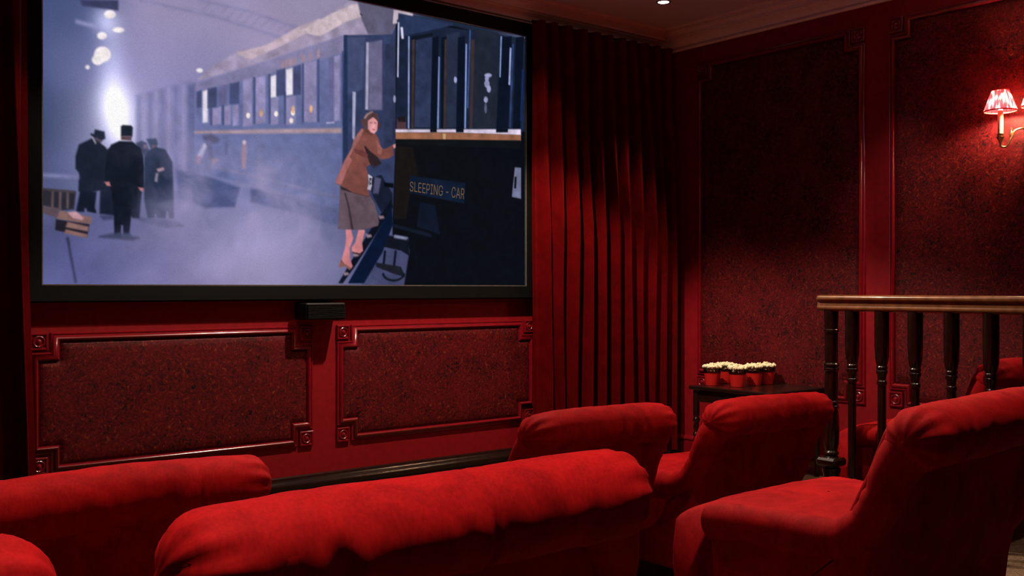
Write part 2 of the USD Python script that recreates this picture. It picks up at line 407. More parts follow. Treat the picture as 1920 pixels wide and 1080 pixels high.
CZ = 2.822
CORN = [(0.0, 0.0), (0.014, 0.0), (0.020, 0.004), (0.022, 0.010), (0.018, 0.016), (0.010, 0.018), (0.010, 0.024), (0.030, 0.024), (0.031, 0.034), (0.037, 0.046), (0.050, 0.056), (0.066, 0.061), (0.066, 0.069),
        (0.088, 0.069), (0.088, 0.076), (0.082, 0.078), (0.084, 0.086), (0.092, 0.095), (0.104, 0.100), (0.104, 0.106), (0.122, 0.106), (0.122, 0.113), (0.116, 0.115), (0.118, 0.121), (0.128, 0.126), (0.142, 0.126), (0.142, 0.134)]
for nm, pts, ref in (('trim_1', [(XL, YF), (XR, YF)], (0, -1, -1)), ('trim_2', [(XR, YF), (XR, YB)], (-1, 0, -1))):
    full = [(XL, YF), (XR, YF), (XR, YB)]
    m = strip(full, [(-o, h) for o, h in CORN], False, lambda a, b, h: np.stack([a, b, CZ + h], -1))
    k = len(CORN); i0 = 0 if nm == 'trim_1' else k
    v = np.array(m.vertices)[i0:i0 + 2 * k]
    q = np.array([(j, j + 1, k + j + 1, k + j) for j in range(k - 1)])
    tag(part(nm, orient_out(as_mesh((v, q)), ref), 'cornice_paint', smooth=25), kind='structure')

# ------------------------------------------------------------------ the screen
SCREEN_TONES = '6 1148 60 75 115 6 761 45 65 105 6 556 38 50 86 38 456 104 110 152 49 354 80 84 126 158 1011 106 112 162 248 883 150 146 196 305 760 225 215 238 305 558 180 178 215 411 1049 160 150 192 582 1173 160 148 184 813 1261 148 140 176 632 1057 132 128 172 507 916 140 136 184 1032 1246 160 146 182 1205 1381 148 138 168 507 672 128 126 172 582 457 68 80 124 761 468 118 122 168 632 286 92 96 140 387 204 70 72 108 71 149 70 76 118 158 58 88 88 138 507 61 106 102 146 894 142 148 138 178 813 294 140 134 176 1089 358 130 128 170 1205 497 92 104 148 1325 151 126 122 162 1032 617 98 110 154 1448 264 88 94 134 1386 43 120 118 160 1640 101 70 75 115 1980 694 20 24 36 2350 264 8 10 14 2198 1315 26 36 56 225 645 120 120 170 92 1139 74 84 126 114 866 70 82 126 657 88 130 122 164 761 355 138 134 174 317 321 84 84 122 976 40 142 134 174'
TEXT_AT = 180
TEXT_QUAD = [(1870, 569), (2240, 554), (2236, 491), (1868, 515)]
SCREEN_SHAPES = '''415 1286 759 1273 1145 1219 1148 1230 762 1283 417 1295;118,116,158;0.45
695 1337 947 1326 1247 1281 1251 1292 950 1336 697 1347;118,116,158;0.45
706 1337 726 1271 732 1274 712 1340;122,118,160;0.5
743 1341 696 1278 700 1276 747 1339;122,118,160;0.55
747 1334 768 1269 774 1272 753 1337;122,118,160;0.5
785 1338 738 1277 742 1274 789 1335;122,118,160;0.55
789 1331 810 1268 817 1271 795 1334;122,118,160;0.5
827 1334 780 1275 784 1272 831 1332;122,118,160;0.55
832 1328 853 1266 859 1269 838 1331;122,118,160;0.5
870 1331 822 1273 826 1271 874 1328;122,118,160;0.55
875 1325 896 1264 903 1267 881 1328;122,118,160;0.5
914 1328 865 1272 869 1269 918 1325;122,118,160;0.55
918 1322 940 1262 947 1265 925 1325;122,118,160;0.5
958 1324 909 1270 912 1267 962 1321;122,118,160;0.55
962 1319 984 1260 991 1264 969 1322;122,118,160;0.5
1002 1321 952 1268 956 1265 1006 1318;122,118,160;0.55
1007 1315 1029 1259 1036 1262 1013 1319;122,118,160;0.5
1047 1317 997 1267 1001 1263 1051 1314;122,118,160;0.55
1052 1312 1074 1257 1081 1260 1058 1316;122,118,160;0.5
1093 1314 1042 1265 1045 1262 1097 1310;122,118,160;0.55
1097 1309 1120 1255 1127 1258 1104 1312;122,118,160;0.5
1139 1310 1087 1263 1091 1260 1143 1306;122,118,160;0.55
1143 1306 1166 1253 1173 1256 1150 1309;122,118,160;0.5
1186 1306 1133 1261 1137 1258 1189 1303;122,118,160;0.55
158 1244 321 1273 321 1226 167 1220;50,52,84;0.15
139 1139 228 1131 232 1147 142 1156;160,160,205;0.3
310 1207 307 1198 300 1191 290 1185 279 1183 269 1185 262 1191 259 1198 262 1207 269 1215 279 1220 290 1222 300 1220 307 1215;250,240,240;0.05
347 1144 345 1139 337 1133 327 1129 316 1128 306 1128 299 1131 296 1136 299 1141 306 1147 316 1151 327 1153 337 1152 345 1149;250,240,240;0.05
271 1106 269 1098 263 1092 255 1087 246 1086 237 1088 232 1092 230 1099 232 1107 237 1113 246 1118 255 1119 263 1117 269 1113;250,240,240;0.05
289 1026 285 1010 275 996 261 987 244 985 230 989 220 1000 216 1015 220 1031 230 1045 244 1054 261 1056 275 1051 285 1041;250,240,240;0.05
257 997 255 987 248 978 238 972 227 970 217 973 210 980 207 990 210 1001 217 1010 227 1016 238 1018 248 1015 255 1007;250,240,240;0.05
198 956 197 952 195 948 191 946 187 946 184 947 181 950 180 954 181 958 184 961 187 964 191 964 195 963 197 960;250,240,240;0.05
709 1013 707 1008 703 1004 697 1001 690 1000 684 1001 679 1004 678 1008 679 1013 684 1017 690 1020 697 1021 703 1020 707 1017;250,240,240;0.05
399 859 657 961 662 407 507 464 399 513;125,122,168;0.45
406 855 418 859 418 483 406 487;96,100,148;0.45
430 864 442 868 442 484 430 488;150,146,190;0.45
456 875 468 879 468 486 456 490;96,100,148;0.45
483 885 495 889 495 488 483 492;150,146,190;0.45
512 896 525 900 525 490 512 494;96,100,148;0.45
542 908 554 912 554 492 542 496;150,146,190;0.45
574 920 587 924 587 494 574 498;96,100,148;0.45
609 933 622 938 622 497 609 501;150,146,190;0.45
637 933 675 951 675 513 637 523;78,88,132;0.35
673 958 761 1045 894 1136 1032 1178 1190 1285 1376 1389 1495 1488 1790 1542 1790 1427 1756 1346 1473 1301 1205 1188 949 1072 761 992;158,145,172;0.15
867 1117 1032 1183 1205 1301 1325 1364 1325 1321 1147 1211 949 1098;190,168,180;0.1
1205 1274 1386 1397 1511 1468 1607 1494 1607 1429 1479 1374 1325 1272;200,180,188;0.05
1542 1496 1756 1507 1790 1427 1756 1346 1607 1328 1568 1400;92,88,112;0.15
1510 1426 1560 1424 1598 1400 1603 1406 1564 1431 1512 1433;60,58,78;0.1
675 938 949 1059 1205 1175 1466 1297 1466 398 1325 412 1205 449 894 498 673 533;92,102,150;0.28
675 943 949 1067 1205 1183 1470 1300 1470 1212 1205 1108 949 1004 675 908;122,118,156;0.25
676 942 950 1066 1206 1182 1474 1300 1471 1307 1204 1189 947 1073 674 949;56,58,88;0.15
1112 1111 1126 1118 1126 1086 1112 1079;165,130,132;0.3
1132 1119 1144 1126 1144 1094 1132 1087;165,130,132;0.3
1152 1128 1170 1136 1170 1103 1152 1096;165,130,132;0.3
1176 1137 1190 1145 1190 1113 1176 1105;165,130,132;0.3
1223 1157 1241 1165 1241 1133 1223 1125;165,130,132;0.3
1264 1175 1279 1182 1279 1150 1264 1142;165,130,132;0.3
1309 1194 1321 1201 1321 1168 1309 1161;165,130,132;0.3
680 907 705 920 705 839 680 831;58,66,104;0.12
708 913 733 926 733 772 708 765;238,230,240;0.12
733 929 777 944 777 847 733 837;58,66,104;0.12
787 945 825 959 825 865 787 855;96,96,140;0.12
841 967 890 983 890 878 841 868;58,66,104;0.12
755 837 799 852 799 770 755 760;142,135,178;0.12
812 853 847 867 847 772 812 763;142,135,178;0.12
857 861 886 874 886 773 857 765;142,135,178;0.12
909 994 956 1010 956 777 909 767;142,135,178;0.12
972 1015 1026 1032 1026 797 972 786;142,135,178;0.12
1050 1029 1084 1043 1084 933 1050 924;238,230,240;0.12
1053 918 1094 934 1094 801 1053 791;142,135,178;0.12
1084 1065 1132 1082 1132 948 1084 937;58,66,104;0.12
1136 1075 1174 1091 1174 957 1136 947;238,230,240;0.12
1136 938 1188 955 1188 810 1136 800;142,135,178;0.12
1174 1096 1217 1112 1217 962 1174 952;58,66,104;0.12
1231 1121 1303 1142 1303 835 1231 823;142,135,178;0.12
1376 1168 1402 1182 1402 846 1376 838;96,96,140;0.12
1406 1179 1439 1195 1439 856 1406 848;142,135,178;0.12
903 992 911 995 911 779 903 778;54,64,104;0.12
963 1013 972 1016 972 789 963 788;54,64,104;0.12
1043 1039 1052 1042 1052 797 1043 796;54,64,104;0.12
1125 961 1134 964 1134 805 1125 804;54,64,104;0.12
1224 1119 1233 1122 1233 822 1224 821;54,64,104;0.12
1310 1151 1320 1154 1320 835 1310 834;54,64,104;0.12
1451 1214 1461 1218 1461 829 1451 828;54,64,104;0.12
745 841 754 844 754 760 745 759;54,64,104;0.12
804 860 813 863 813 766 804 765;54,64,104;0.12
851 865 859 868 859 767 851 767;54,64,104;0.12
705 836 713 839 713 752 705 752;54,64,104;0.12
686 834 694 837 694 751 686 750;54,64,104;0.12
946 826 945 821 942 816 938 813 933 812 929 814 926 819 925 824 926 830 929 835 933 838 938 838 942 836 945 832;250,238,225;0
1093 851 1092 845 1089 840 1085 837 1080 836 1076 839 1073 843 1072 848 1073 854 1076 859 1080 862 1085 863 1089 861 1092 856;250,238,225;0
1184 865 1183 859 1180 854 1175 851 1170 851 1166 853 1163 857 1162 863 1163 869 1166 874 1170 877 1175 877 1180 875 1183 871;250,238,225;0
1175 826 1174 820 1171 815 1166 812 1161 811 1157 813 1154 818 1153 823 1154 829 1157 834 1161 837 1166 838 1171 836 1174 831;250,238,225;0
1012 846 1011 838 1009 832 1006 828 1002 827 998 830 996 836 995 844 996 852 998 859 1002 863 1006 863 1009 860 1011 854;225,170,120;0.1
1283 896 1282 887 1279 881 1276 877 1272 876 1268 879 1266 886 1265 894 1266 902 1268 909 1272 913 1276 913 1279 910 1282 904;225,170,120;0.1
1183 881 1182 873 1180 866 1176 862 1172 862 1169 865 1166 871 1165 879 1166 887 1169 894 1172 898 1176 899 1180 895 1182 889;225,170,120;0.1
1224 821 1296 832 1296 824 1224 814;190,185,215;0.1
1361 836 1406 844 1406 838 1361 831;180,176,208;0.1
1122 806 1188 813 1188 807 1122 798;190,185,215;0.1
668 723 1057 771 1447 816 1447 791 1057 750 668 711;178,146,148;0.15
793 703 1056 727 1443 764 1443 769 1057 732 793 708;120,112,140;0.2
1046 742 1046 458 1053 458 1053 743;66,76,118;0.2
1195 757 1195 467 1203 467 1203 758;66,76,118;0.2
746 557 1031 516 1446 445 1450 459 1034 529 749 570;112,112,150;0.3
582 536 735 517 894 472 867 378 722 365 594 403;58,70,112;0.3
949 475 1205 438 1448 386 1448 306 1205 358 949 408;70,80,122;0.35
708 704 749 717 793 700 787 681 758 672 739 682 717 680;62,60,88;0.3
717 680 739 682 755 641 768 594 755 568 739 615 730 657;72,72,105;0.3
717 674 686 617 683 605 705 604 727 657;205,200,225;0.15
680 608 704 606 692 569 677 580;170,120,130;0.25
750 601 787 604 783 589 755 568;175,130,140;0.25
818 690 833 673 830 629 818 625;70,72,110;0.3
909 698 926 700 930 644 922 566 903 567 901 642;178,132,140;0.25
924 693 923 689 920 685 917 683 914 682 910 684 908 688 907 692 908 696 910 700 914 703 917 703 920 701 923 698;235,220,225;0.1
1463 1299 1756 1352 1786 1414 1786 391 1706 273 1607 270 1463 389;48,58,92;0.05
1463 1299 1485 1303 1485 404 1451 416;30,44,76;0.05
1612 1286 1694 1311 1694 939 1612 926;104,100,134;0.1
1596 1284 1612 1286 1608 930 1590 928;176,168,198;0.1
1483 1293 1590 1310 1576 1035 1486 993;62,72,108;0.1
1514 1012 1534 1014 1527 750 1512 772;170,168,200;0.05
1646 1028 1638 933 1644 934 1652 1029;190,188,215;0
1707 1226 1693 876 1700 877 1714 1227;205,205,228;0
1460 1213 1454 943 1460 944 1466 1213;150,150,190;0
1713 1290 1778 1308 1780 742 1704 735;44,52,80;0.05
1756 891 1779 902 1779 787 1759 785;40,48,74;0
1779 1477 2690 1445 2690 -6 1830 -6 1861 261 1759 272 1759 332 1779 804;10,13,20;0
1766 1480 1800 1492 1893 1485 1882 1460 1790 1415 1759 1407;186,170,182;0
1788 1436 2690 1475 2685 920 1779 833;26,35,56;0
1796 1472 2180 1474 1829 1353 1788 1346;40,52,84;0
1831 1348 1904 1372 2015 1415 2186 1478 2184 1484 2013 1421 1903 1377 1830 1354;176,130,104;0
1903 1344 2027 1381 2027 879 1895 866;44,54,84;0
2114 1409 2207 1439 2198 897 2110 888;38,46,68;0
2316 1471 2485 1477 2466 917 2298 900;32,38,52;0
1870 1353 2022 1405 2022 1384 1908 1346;18,22,34;0
1880 1354 1908 1366 1899 842 1874 839;12,19,34;0
2018 1376 2061 1390 2048 856 2004 852;12,19,34;0
2194 1404 2243 1419 2234 875 2180 870;12,19,34;0
2504 1453 2587 1474 2558 907 2468 898;12,19,34;0
2616 1471 2680 1489 2651 916 2592 910;12,19,34;0
2079 1386 2114 1398 2110 862 2075 859;12,19,34;0
1883 1340 1903 1351 1897 859 1878 857;58,48,48;0
2284 1404 2312 1415 2295 899 2275 897;58,48,48;0
2101 1375 2117 1385 2111 881 2092 879;58,48,48;0
1793 1423 1788 1125 1797 1126 1802 1425;190,190,225;0
1809 1398 1816 1336 1831 1340 1825 1402;205,200,225;0
1859 1358 1857 855 1866 856 1868 1359;140,155,205;0
2059 1275 2050 875 2061 875 2069 1277;120,140,195;0
2071 1363 2067 883 2075 884 2078 1364;86,106,160;0
2088 1387 2084 1064 2091 1065 2096 1388;70,88,140;0
2247 1376 2238 893 2249 894 2258 1378;130,150,210;0
2274 1461 2256 1012 2267 1013 2285 1462;60,80,135;0
2501 1460 2492 1219 2502 1220 2512 1462;130,150,200;0
2570 1403 2560 1183 2574 1184 2584 1405;150,165,215;0
2590 1429 2566 934 2578 935 2603 1431;44,64,112;0
2637 1414 2632 1238 2640 1239 2645 1415;110,105,120;0
2664 1288 2649 981 2662 982 2677 1289;20,42,90;0
2303 1466 2299 1237 2306 1238 2311 1467;96,90,104;0
2437 1223 2434 1217 2427 1212 2416 1208 2403 1206 2392 1207 2385 1210 2382 1215 2385 1221 2392 1226 2403 1230 2416 1232 2427 1231 2434 1228;150,150,192;0
2420 1172 2418 1161 2412 1152 2404 1146 2396 1145 2388 1149 2383 1157 2381 1167 2383 1178 2388 1187 2396 1193 2404 1194 2412 1190 2418 1183;150,150,192;0
2430 1144 2428 1134 2424 1126 2418 1121 2411 1120 2404 1124 2400 1131 2399 1140 2400 1149 2404 1157 2411 1162 2418 1163 2424 1160 2428 1153;150,150,192;0
2408 1078 2407 1070 2402 1063 2396 1058 2389 1058 2383 1060 2379 1066 2377 1074 2379 1082 2383 1089 2389 1094 2396 1094 2402 1092 2407 1086;150,150,192;0
2187 1164 2186 1156 2183 1149 2178 1145 2173 1144 2169 1147 2166 1153 2165 1161 2166 1169 2169 1175 2173 1180 2178 1180 2183 1177 2186 1171;150,150,192;0
2416 1201 2414 1196 2410 1191 2404 1188 2397 1187 2390 1188 2386 1192 2385 1197 2386 1203 2390 1208 2397 1211 2404 1212 2410 1210 2414 1207;150,150,192;0
2400 1029 2400 1015 2397 1004 2393 998 2389 997 2385 1003 2382 1013 2381 1026 2382 1040 2385 1051 2389 1057 2393 1058 2397 1052 2400 1042;80,84,112;0
1780 1006 1779 997 1777 990 1773 986 1769 985 1766 989 1764 996 1763 1004 1764 1013 1766 1020 1769 1025 1773 1025 1777 1022 1779 1015;150,150,192;0
1788 903 1844 916 1847 836 1784 830;74,52,58;0
1788 907 1841 922 1844 888 1796 887;34,26,34;0
1778 843 2656 932 2656 896 2163 863 1778 825;205,192,216;0
2004 870 2048 874 2047 853 2004 848;10,16,28;0
2180 888 2234 893 2233 871 2180 866;10,16,28;0
2468 917 2558 926 2556 903 2468 894;10,16,28;0
1778 826 2163 863 2656 898 2656 862 2163 824 1778 790;146,96,72;0
2088 850 2110 852 2108 821 2090 820;188,150,110;0
1780 787 2654 865 2654 816 1780 764;14,18,22;0
1779 761 2142 781 2653 808 2654 813 2142 785 1780 766;104,66,50;0
1782 752 1886 757 1926 618 1866 480 1846 363 1768 359;24,19,20;0
1936 459 2038 447 2069 287 1916 324;14,22,38;0
1870 600 2245 585 2239 468 1866 505;15,27,48;0
1875 594 2243 580 2244 585 1876 599;56,76,122;0
1866 505 2238 468 2239 472 1866 508;36,50,82;0
1762 346 2141 283 2653 181 2655 186 2143 288 1764 350;86,60,46;0
1760 334 2007 289 2017 267 1763 314;20,26,42;0
2609 702 2657 703 2657 518 2586 526;108,112,142;0
2608 645 2623 648 2619 578 2603 577;14,16,24;0
1640 271 1841 260 1868 191 1830 -6 1562 -6 1607 101;66,70,104;0.15
1689 272 1858 261 1868 162 1813 190 1692 210;16,20,32;0
1706 188 1692 88 1706 87 1719 187;14,18,30;0
1773 190 1759 89 1773 88 1786 189;14,18,30;0
1653 124 1813 103 1841 46 1756 68 1656 101;26,28,38;0
1827 70 1823 56 1810 45 1790 37 1766 34 1742 37 1722 44 1710 55 1705 69 1693 66 1698 50 1715 35 1738 26 1766 22 1794 26 1818 36 1835 51 1840 67;16,20,34;0
1773 275 1861 264 1848 249 1766 258;130,135,165;0.1
1613 566 1688 591 1759 495 1759 455 1688 391 1630 488;22,28,46;0
1648 578 1688 571 1671 490 1636 488;78,76,108;0.1
1706 552 1765 551 1765 526 1706 530;6,10,20;0
1429 12 1456 12 1524 96 1763 423 1753 464 1669 363 1524 156;11,16,30;0
1458 71 1488 69 1494 57 1465 52;150,120,130;0.1
1516 169 1547 167 1553 156 1524 150;150,120,130;0.1
1594 272 1625 271 1632 259 1602 252;150,120,130;0.1
1670 374 1702 373 1709 361 1678 354;150,120,130;0.1
1753 444 1761 328 1694 176 1583 13 1486 12 1738 397;9,22,48;0
1479 11 1614 214 1747 398 1741 401 1608 217 1473 14;122,112,112;0
1438 519 1618 476 1650 434 1675 341 1669 319 1592 297 1530 291 1475 292 1426 293 1435 406;94,76,86;0
1462 488 1484 419 1505 295 1521 294 1496 409 1476 478;58,46,56;0
1438 516 1611 481 1621 468 1524 484 1450 498;40,32,38;0
1472 292 1505 292 1518 248 1496 193 1499 139 1515 102 1505 88 1459 117 1441 101 1432 106 1450 138 1468 193 1475 247;204,126,130;0
1549 292 1589 294 1571 228 1577 184 1558 169 1508 178 1508 199 1530 227;200,124,128;0
1431 100 1447 138 1465 115 1505 91 1496 80 1468 102 1444 93;128,84,80;0
1508 178 1561 168 1567 158 1511 169;90,60,62;0
1569 826 1602 832 1623 811 1656 805 1672 782 1689 737 1706 729 1761 757 1767 705 1739 684 1689 673 1661 687 1618 669 1626 646 1596 625 1610 584 1607 523 1618 470 1521 485 1414 529 1417 543 1463 643 1505 711 1521 759 1542 793;120,70,64;0
1417 543 1463 643 1495 673 1511 656 1479 598 1448 522 1414 529;160,96,94;0
1542 793 1569 826 1580 820 1553 762 1521 712 1479 644 1463 643 1505 711 1521 759;158,100,98;0
1580 746 1618 712 1661 687 1692 652 1640 626 1615 650 1593 709;44,32,38;0
1516 717 1575 712 1607 692 1602 673 1569 679 1532 695;100,54,52;0
1650 795 1670 759 1694 732 1689 699 1667 702 1661 753;160,100,96;0
1585 830 1618 820 1640 803 1623 792 1591 812;96,56,54;0
1761 757 1778 764 1778 745 1766 739;214,150,150;0
1607 591 1634 576 1629 553 1631 529 1623 505 1602 508 1612 542;176,172,190;0
1616 570 1631 569 1618 549 1628 541 1616 530;24,28,40;0
1604 872 1634 894 1664 886 1670 858 1661 824 1645 806 1623 811 1607 828;222,152,156;0
1564 868 1580 881 1596 906 1629 925 1661 914 1674 887 1668 871 1640 896 1607 872 1602 837 1585 829 1569 847;86,60,60;0
1667 874 1686 862 1678 840 1666 834;70,48,50;0
1580 881 1596 906 1629 925 1645 922 1612 904 1591 880;150,120,122;0
1618 864 1634 867 1633 861 1619 858;150,90,96;0
1646 867 1659 866 1657 861 1646 862;150,90,96;0
1635 831 1652 830 1648 825 1636 825;170,80,84;0
1640 859 1648 844 1640 840;240,190,186;0
213 212 304 233 429 216 382 201;52,56,86;0.15
238 307 299 315 299 294 258 287;56,60,92;0.2
382 308 488 307 576 300 626 275 543 266 435 284;60,64,98;0.25
245 585 289 615 330 613 414 599 435 536 414 304 382 303 366 329 299 312 240 315;20,26,42;0.08
193 672 215 664 221 686 261 680 265 650 248 637 212 650;26,32,48;0.05
228 651 250 637 243 624 228 627;78,62,72;0.05
213 652 203 643 153 613 139 560 139 508 153 489 151 409 188 401 273 429 278 587 266 612 238 631;21,28,42;0.05
158 412 141 320 175 320 180 351 188 323 228 317 220 343 228 411;15,22,36;0.05
205 651 213 652 226 627 222 622;170,158,180;0.05
398 643 424 655 445 647 456 613 435 585 408 620;52,58,84;0.12
435 638 448 637 445 623 432 623;110,95,115;0.2
445 665 490 672 498 648 488 620 467 619 456 643;48,62,86;0.1
470 639 488 641 486 622 472 621;110,84,96;0.1
488 632 532 625 565 568 568 470 572 308 550 310 541 359 532 309 494 308 480 367 484 307 451 306 435 386 435 585 451 613;32,42,64;0.08
491 532 524 543 527 530 499 518;176,136,150;0.05
488 513 500 514 495 473 482 475;150,146,166;0.1
325 645 289 625 273 587 262 513 263 450 289 438 284 430 309 410 403 416 408 438 435 439 432 584 419 621 382 648;19,24,37;0.02
290 441 408 443 402 341 299 336;18,23,36;0.02
299 347 304 228 331 226 338 343 343 227 369 228 382 361;15,20,34;0.03
304 233 335 237 330 213 307 215;40,50,72;0.1
344 235 377 231 382 209 351 214;40,50,72;0.1
332 711 341 718 377 719 385 711 383 670 332 665;19,25,38;0.03
333 667 382 672 378 651 332 650;84,62,70;0.03
261 457 282 460 288 441 271 441;176,112,116;0
408 443 432 442 429 424 416 429;172,112,116;0
-10 477 153 479 153 463 -10 462;128,130,172;0.3
-2 413 141 408 133 330 75 320 -3 339;36,36,46;0.05
42 410 51 409 49 329 40 329;100,80,80;0.05
73 412 82 411 80 330 71 331;100,80,80;0.05
103 413 112 413 110 332 102 332;100,80,80;0.05
-2 413 141 410 139 400 -2 405;62,56,62;0.05
-5 341 83 330 71 286 -5 311;92,74,82;0.05
59 284 198 269 188 210 56 237;30,28,38;0.02
75 322 209 298 202 268 63 286;132,98,94;0.03
107 275 194 257 191 236 98 251;132,98,94;0.03
100 242 190 223 188 207 91 225;132,98,94;0.03
104 316 143 321 175 294 168 284 129 292;192,146,156;0.02
104 205 111 172 117 174 110 207;40,44,68;0.1
101 204 136 10 145 12 110 206;44,48,74;0.15'''

SX0, SX1, SZ0, SZ1, SY = 1.1236, 3.8132, 1.252, 2.7415, 4.555
tv = thing('television', 'huge wall screen in a black frame showing a misty railway platform', 'screen', (0, 0, 0))
FR = [(0.0, 0.0), (0.0, 0.028), (-0.004, 0.036), (-0.068, 0.045), (-0.075, 0.040), (-0.076, -0.02)]
rect = [(SX0, SZ0), (SX1, SZ0), (SX1, SZ1), (SX0, SZ1)]
to_tv = lambda a, b, h: np.stack([a, SY + 0.02 - h, b], -1)
part('frame', orient_out(strip(rect, FR, True, to_tv), (0, -1, 0)), 'black_frame', tv, smooth=30)
part('bezel', orient_out(strip(rect, [(-0.001, 0.018), (-0.001, 0.033), (0.0040, 0.033), (0.0040, 0.018)], True, to_tv), (0, -1, 0)), 'bezel', tv, smooth=30)
part('back_housing', box(SX0 - 0.07, SX1 + 0.07, SY + 0.022, YF, SZ0 - 0.07, SZ1 + 0.070), 'tv_back', tv, smooth=False)

def lin(c):
    c = np.asarray(c, float) / 255
    return np.where(c <= 0.04045, c / 12.92, ((c + 0.055) / 1.055) ** 2.4)

tones = np.array(SCREEN_TONES.split(), float).reshape(-1, 5)
def haze(p):
    """The misty background colour at points p (metres on the screen), 0..255."""
    d2 = ((p[:, None, :] - tones[None, :, :2] / 1000) ** 2 * [1.0, 1.5]).sum(-1)
    w = np.exp(-d2 / (2 * 0.13 ** 2)) + 1e-3 / (d2 + 0.05)
    c = (w[..., None] * tones[None, :, 2:]).sum(1) / w.sum(1)[:, None]
    q = np.column_stack([p * 2.2, np.zeros(len(p))]) + [3, 1, 7]
    puff = meshkit.fbm(q + meshkit.fbm(q * 1.7, 3, 9)[:, None] * 0.8, 5, 4) - 0.5
    low = np.clip(1.2 - p[:, 1], 0.3, 1)
    c = c * (1 + 0.75 * puff * low)[:, None]
    for gx, gz, sx, sz, k in ((0.305, 0.80, 0.075, 0.12, 120), (0.33, 0.68, 0.06, 0.10, 60), (0.29, 0.98, 0.06, 0.20, 46), (0.265, 1.17, 0.055, 0.06, 70), (0.86, 0.12, 0.30, 0.16, 10)):
        c = c + k * np.exp(-((p[:, 0] - gx) / sx) ** 2 - ((p[:, 1] - gz) / sz) ** 2)[:, None]
    return np.clip(c, 0, 252)

W, H = SX1 - SX0, SZ1 - SZ0
gx, gz = np.meshgrid(np.linspace(-0.004, W + 0.004, 640), np.linspace(-0.004, H + 0.004, 356), indexing='ij')
g = np.column_stack([gx.ravel(), gz.ravel()])
mist = haze(g)
tint = mist.copy()
gpts = shapely.points(g)
for k, row in enumerate(SCREEN_SHAPES.split('\n')):
    pts, col, hz = row.split(';'); hz = float(hz)
    pts = np.array(pts.split(), float).reshape(-1, 2) / 1000
    q = Polygon(pts).buffer(0)
    wd = 0.0052 + 0.020 * hz                         # things deep in the mist have softer outlines
    if q.area > 4e-4: q = q.buffer(0.004).buffer(-0.008).buffer(0.004)
    x0, z0, x1, z1 = q.bounds
    idx = np.nonzero((g[:, 0] > x0 - wd) & (g[:, 0] < x1 + wd) & (g[:, 1] > z0 - wd) & (g[:, 1] < z1 + wd))[0]
    if len(idx) == 0: continue
    shapely.prepare(q)
    sd = shapely.distance(q.boundary, gpts[idx]) * np.where(shapely.contains(q, gpts[idx]), 1, -1)
    al = np.clip(0.5 + sd / (2 * wd), 0, 1); al = al * al * (3 - 2 * al)
    p3 = np.column_stack([g[idx] * 22, np.full(len(idx), k * 0.7)])
    mott = 1 + 0.48 * (meshkit.fbm(p3, 4, k) - 0.5)
    c = np.array([float(x) for x in col.split(',')])[None] * mott[:, None]
    c = c * (1 - hz) + mist[idx] * hz
    tint[idx] += (c - tint[idx]) * al[:, None]
# drifting steam in front of the carriages
q3 = np.column_stack([g * 3.1, np.zeros(len(g))]) + [5, 2, 3]
veil = np.clip(meshkit.fbm(q3 + meshkit.fbm(q3 * 1.5, 3, 2)[:, None], 5, 12) * 3.0 - 1.05, 0, 1)
zone = np.exp(-((g[:, 0] - 0.95) / 0.55) ** 2 - ((g[:, 1] - 0.30) / 0.30) ** 2) * 0.75 + np.exp(-((g[:, 0] - 0.80) / 0.30) ** 2 - ((g[:, 1] - 0.55) / 0.22) ** 2) * 0.40
zone *= np.clip((1.50 - g[:, 0]) / 0.12, 0, 1)
al = np.clip(veil * zone * 1.5, 0, 0.9)[:, None]
tint = tint * (1 - al) + np.array([158, 148, 188.0]) * al
gf = grid_faces(640, 356)[:, ::-1]
pm = part('picture', as_mesh((np.column_stack([SX0 + g[:, 0], np.full(len(g), SY), SZ0 + g[:, 1]]), gf)), 'screen_picture', tv, smooth=False)
UsdGeom.PrimvarsAPI(pm).CreatePrimvar('Col', Sdf.ValueTypeNames.Color3fArray, 'vertex').Set(Vt.Vec3fArray.FromNumpy(lin(np.clip(tint, 0, 252)).astype(np.float32)))
tm = meshkit.text_mesh('SLEEPING - CAR', 0.1, 0.01)
top = np.abs(tm.vertices[:, 2] - 0.01) < 1e-6
tf = tm.faces[top[tm.faces].all(1)]
tv2 = tm.vertices[:, :2].copy(); lo, hi = tv2.min(0), tv2.max(0); tv2 = (tv2 - lo) / (hi - lo)
q = np.array(TEXT_QUAD, float) / 1000               # top left, top right, bottom right, bottom left
s_, t_ = tv2[:, :1], tv2[:, 1:]
xy = (q[3] * (1 - s_) + q[2] * s_) * (1 - t_) + (q[0] * (1 - s_) + q[1] * s_) * t_
lm = part('lettering', trimesh.Trimesh(np.column_stack([SX0 + xy[:, 0], np.full(len(xy), SY - 0.0004), SZ0 + xy[:, 1]]), tf, process=False), 'screen_picture', tv, smooth=False)
UsdGeom.PrimvarsAPI(lm).CreatePrimvar('Col', Sdf.ValueTypeNames.Color3fArray, 'vertex').Set(Vt.Vec3fArray.FromNumpy(lin(np.repeat([(104, 80, 58)], len(xy), 0)).astype(np.float32)))

sp = thing('speaker_box', 'small black speaker box mounted under the middle of the big screen', 'speaker', (2.44, 4.52, 1.08))
part('body', box(-0.112, 0.112, -0.045, 0.08, 0.0, 0.085, 0.006), 'black_plastic', sp, smooth=25)
part('grille', cat([box(-0.104, 0.104, -0.052, -0.044, 0.008 + 0.0072 * i, 0.012 + 0.0072 * i, 0.001) for i in range(10)]), 'black_frame', sp, smooth=False)

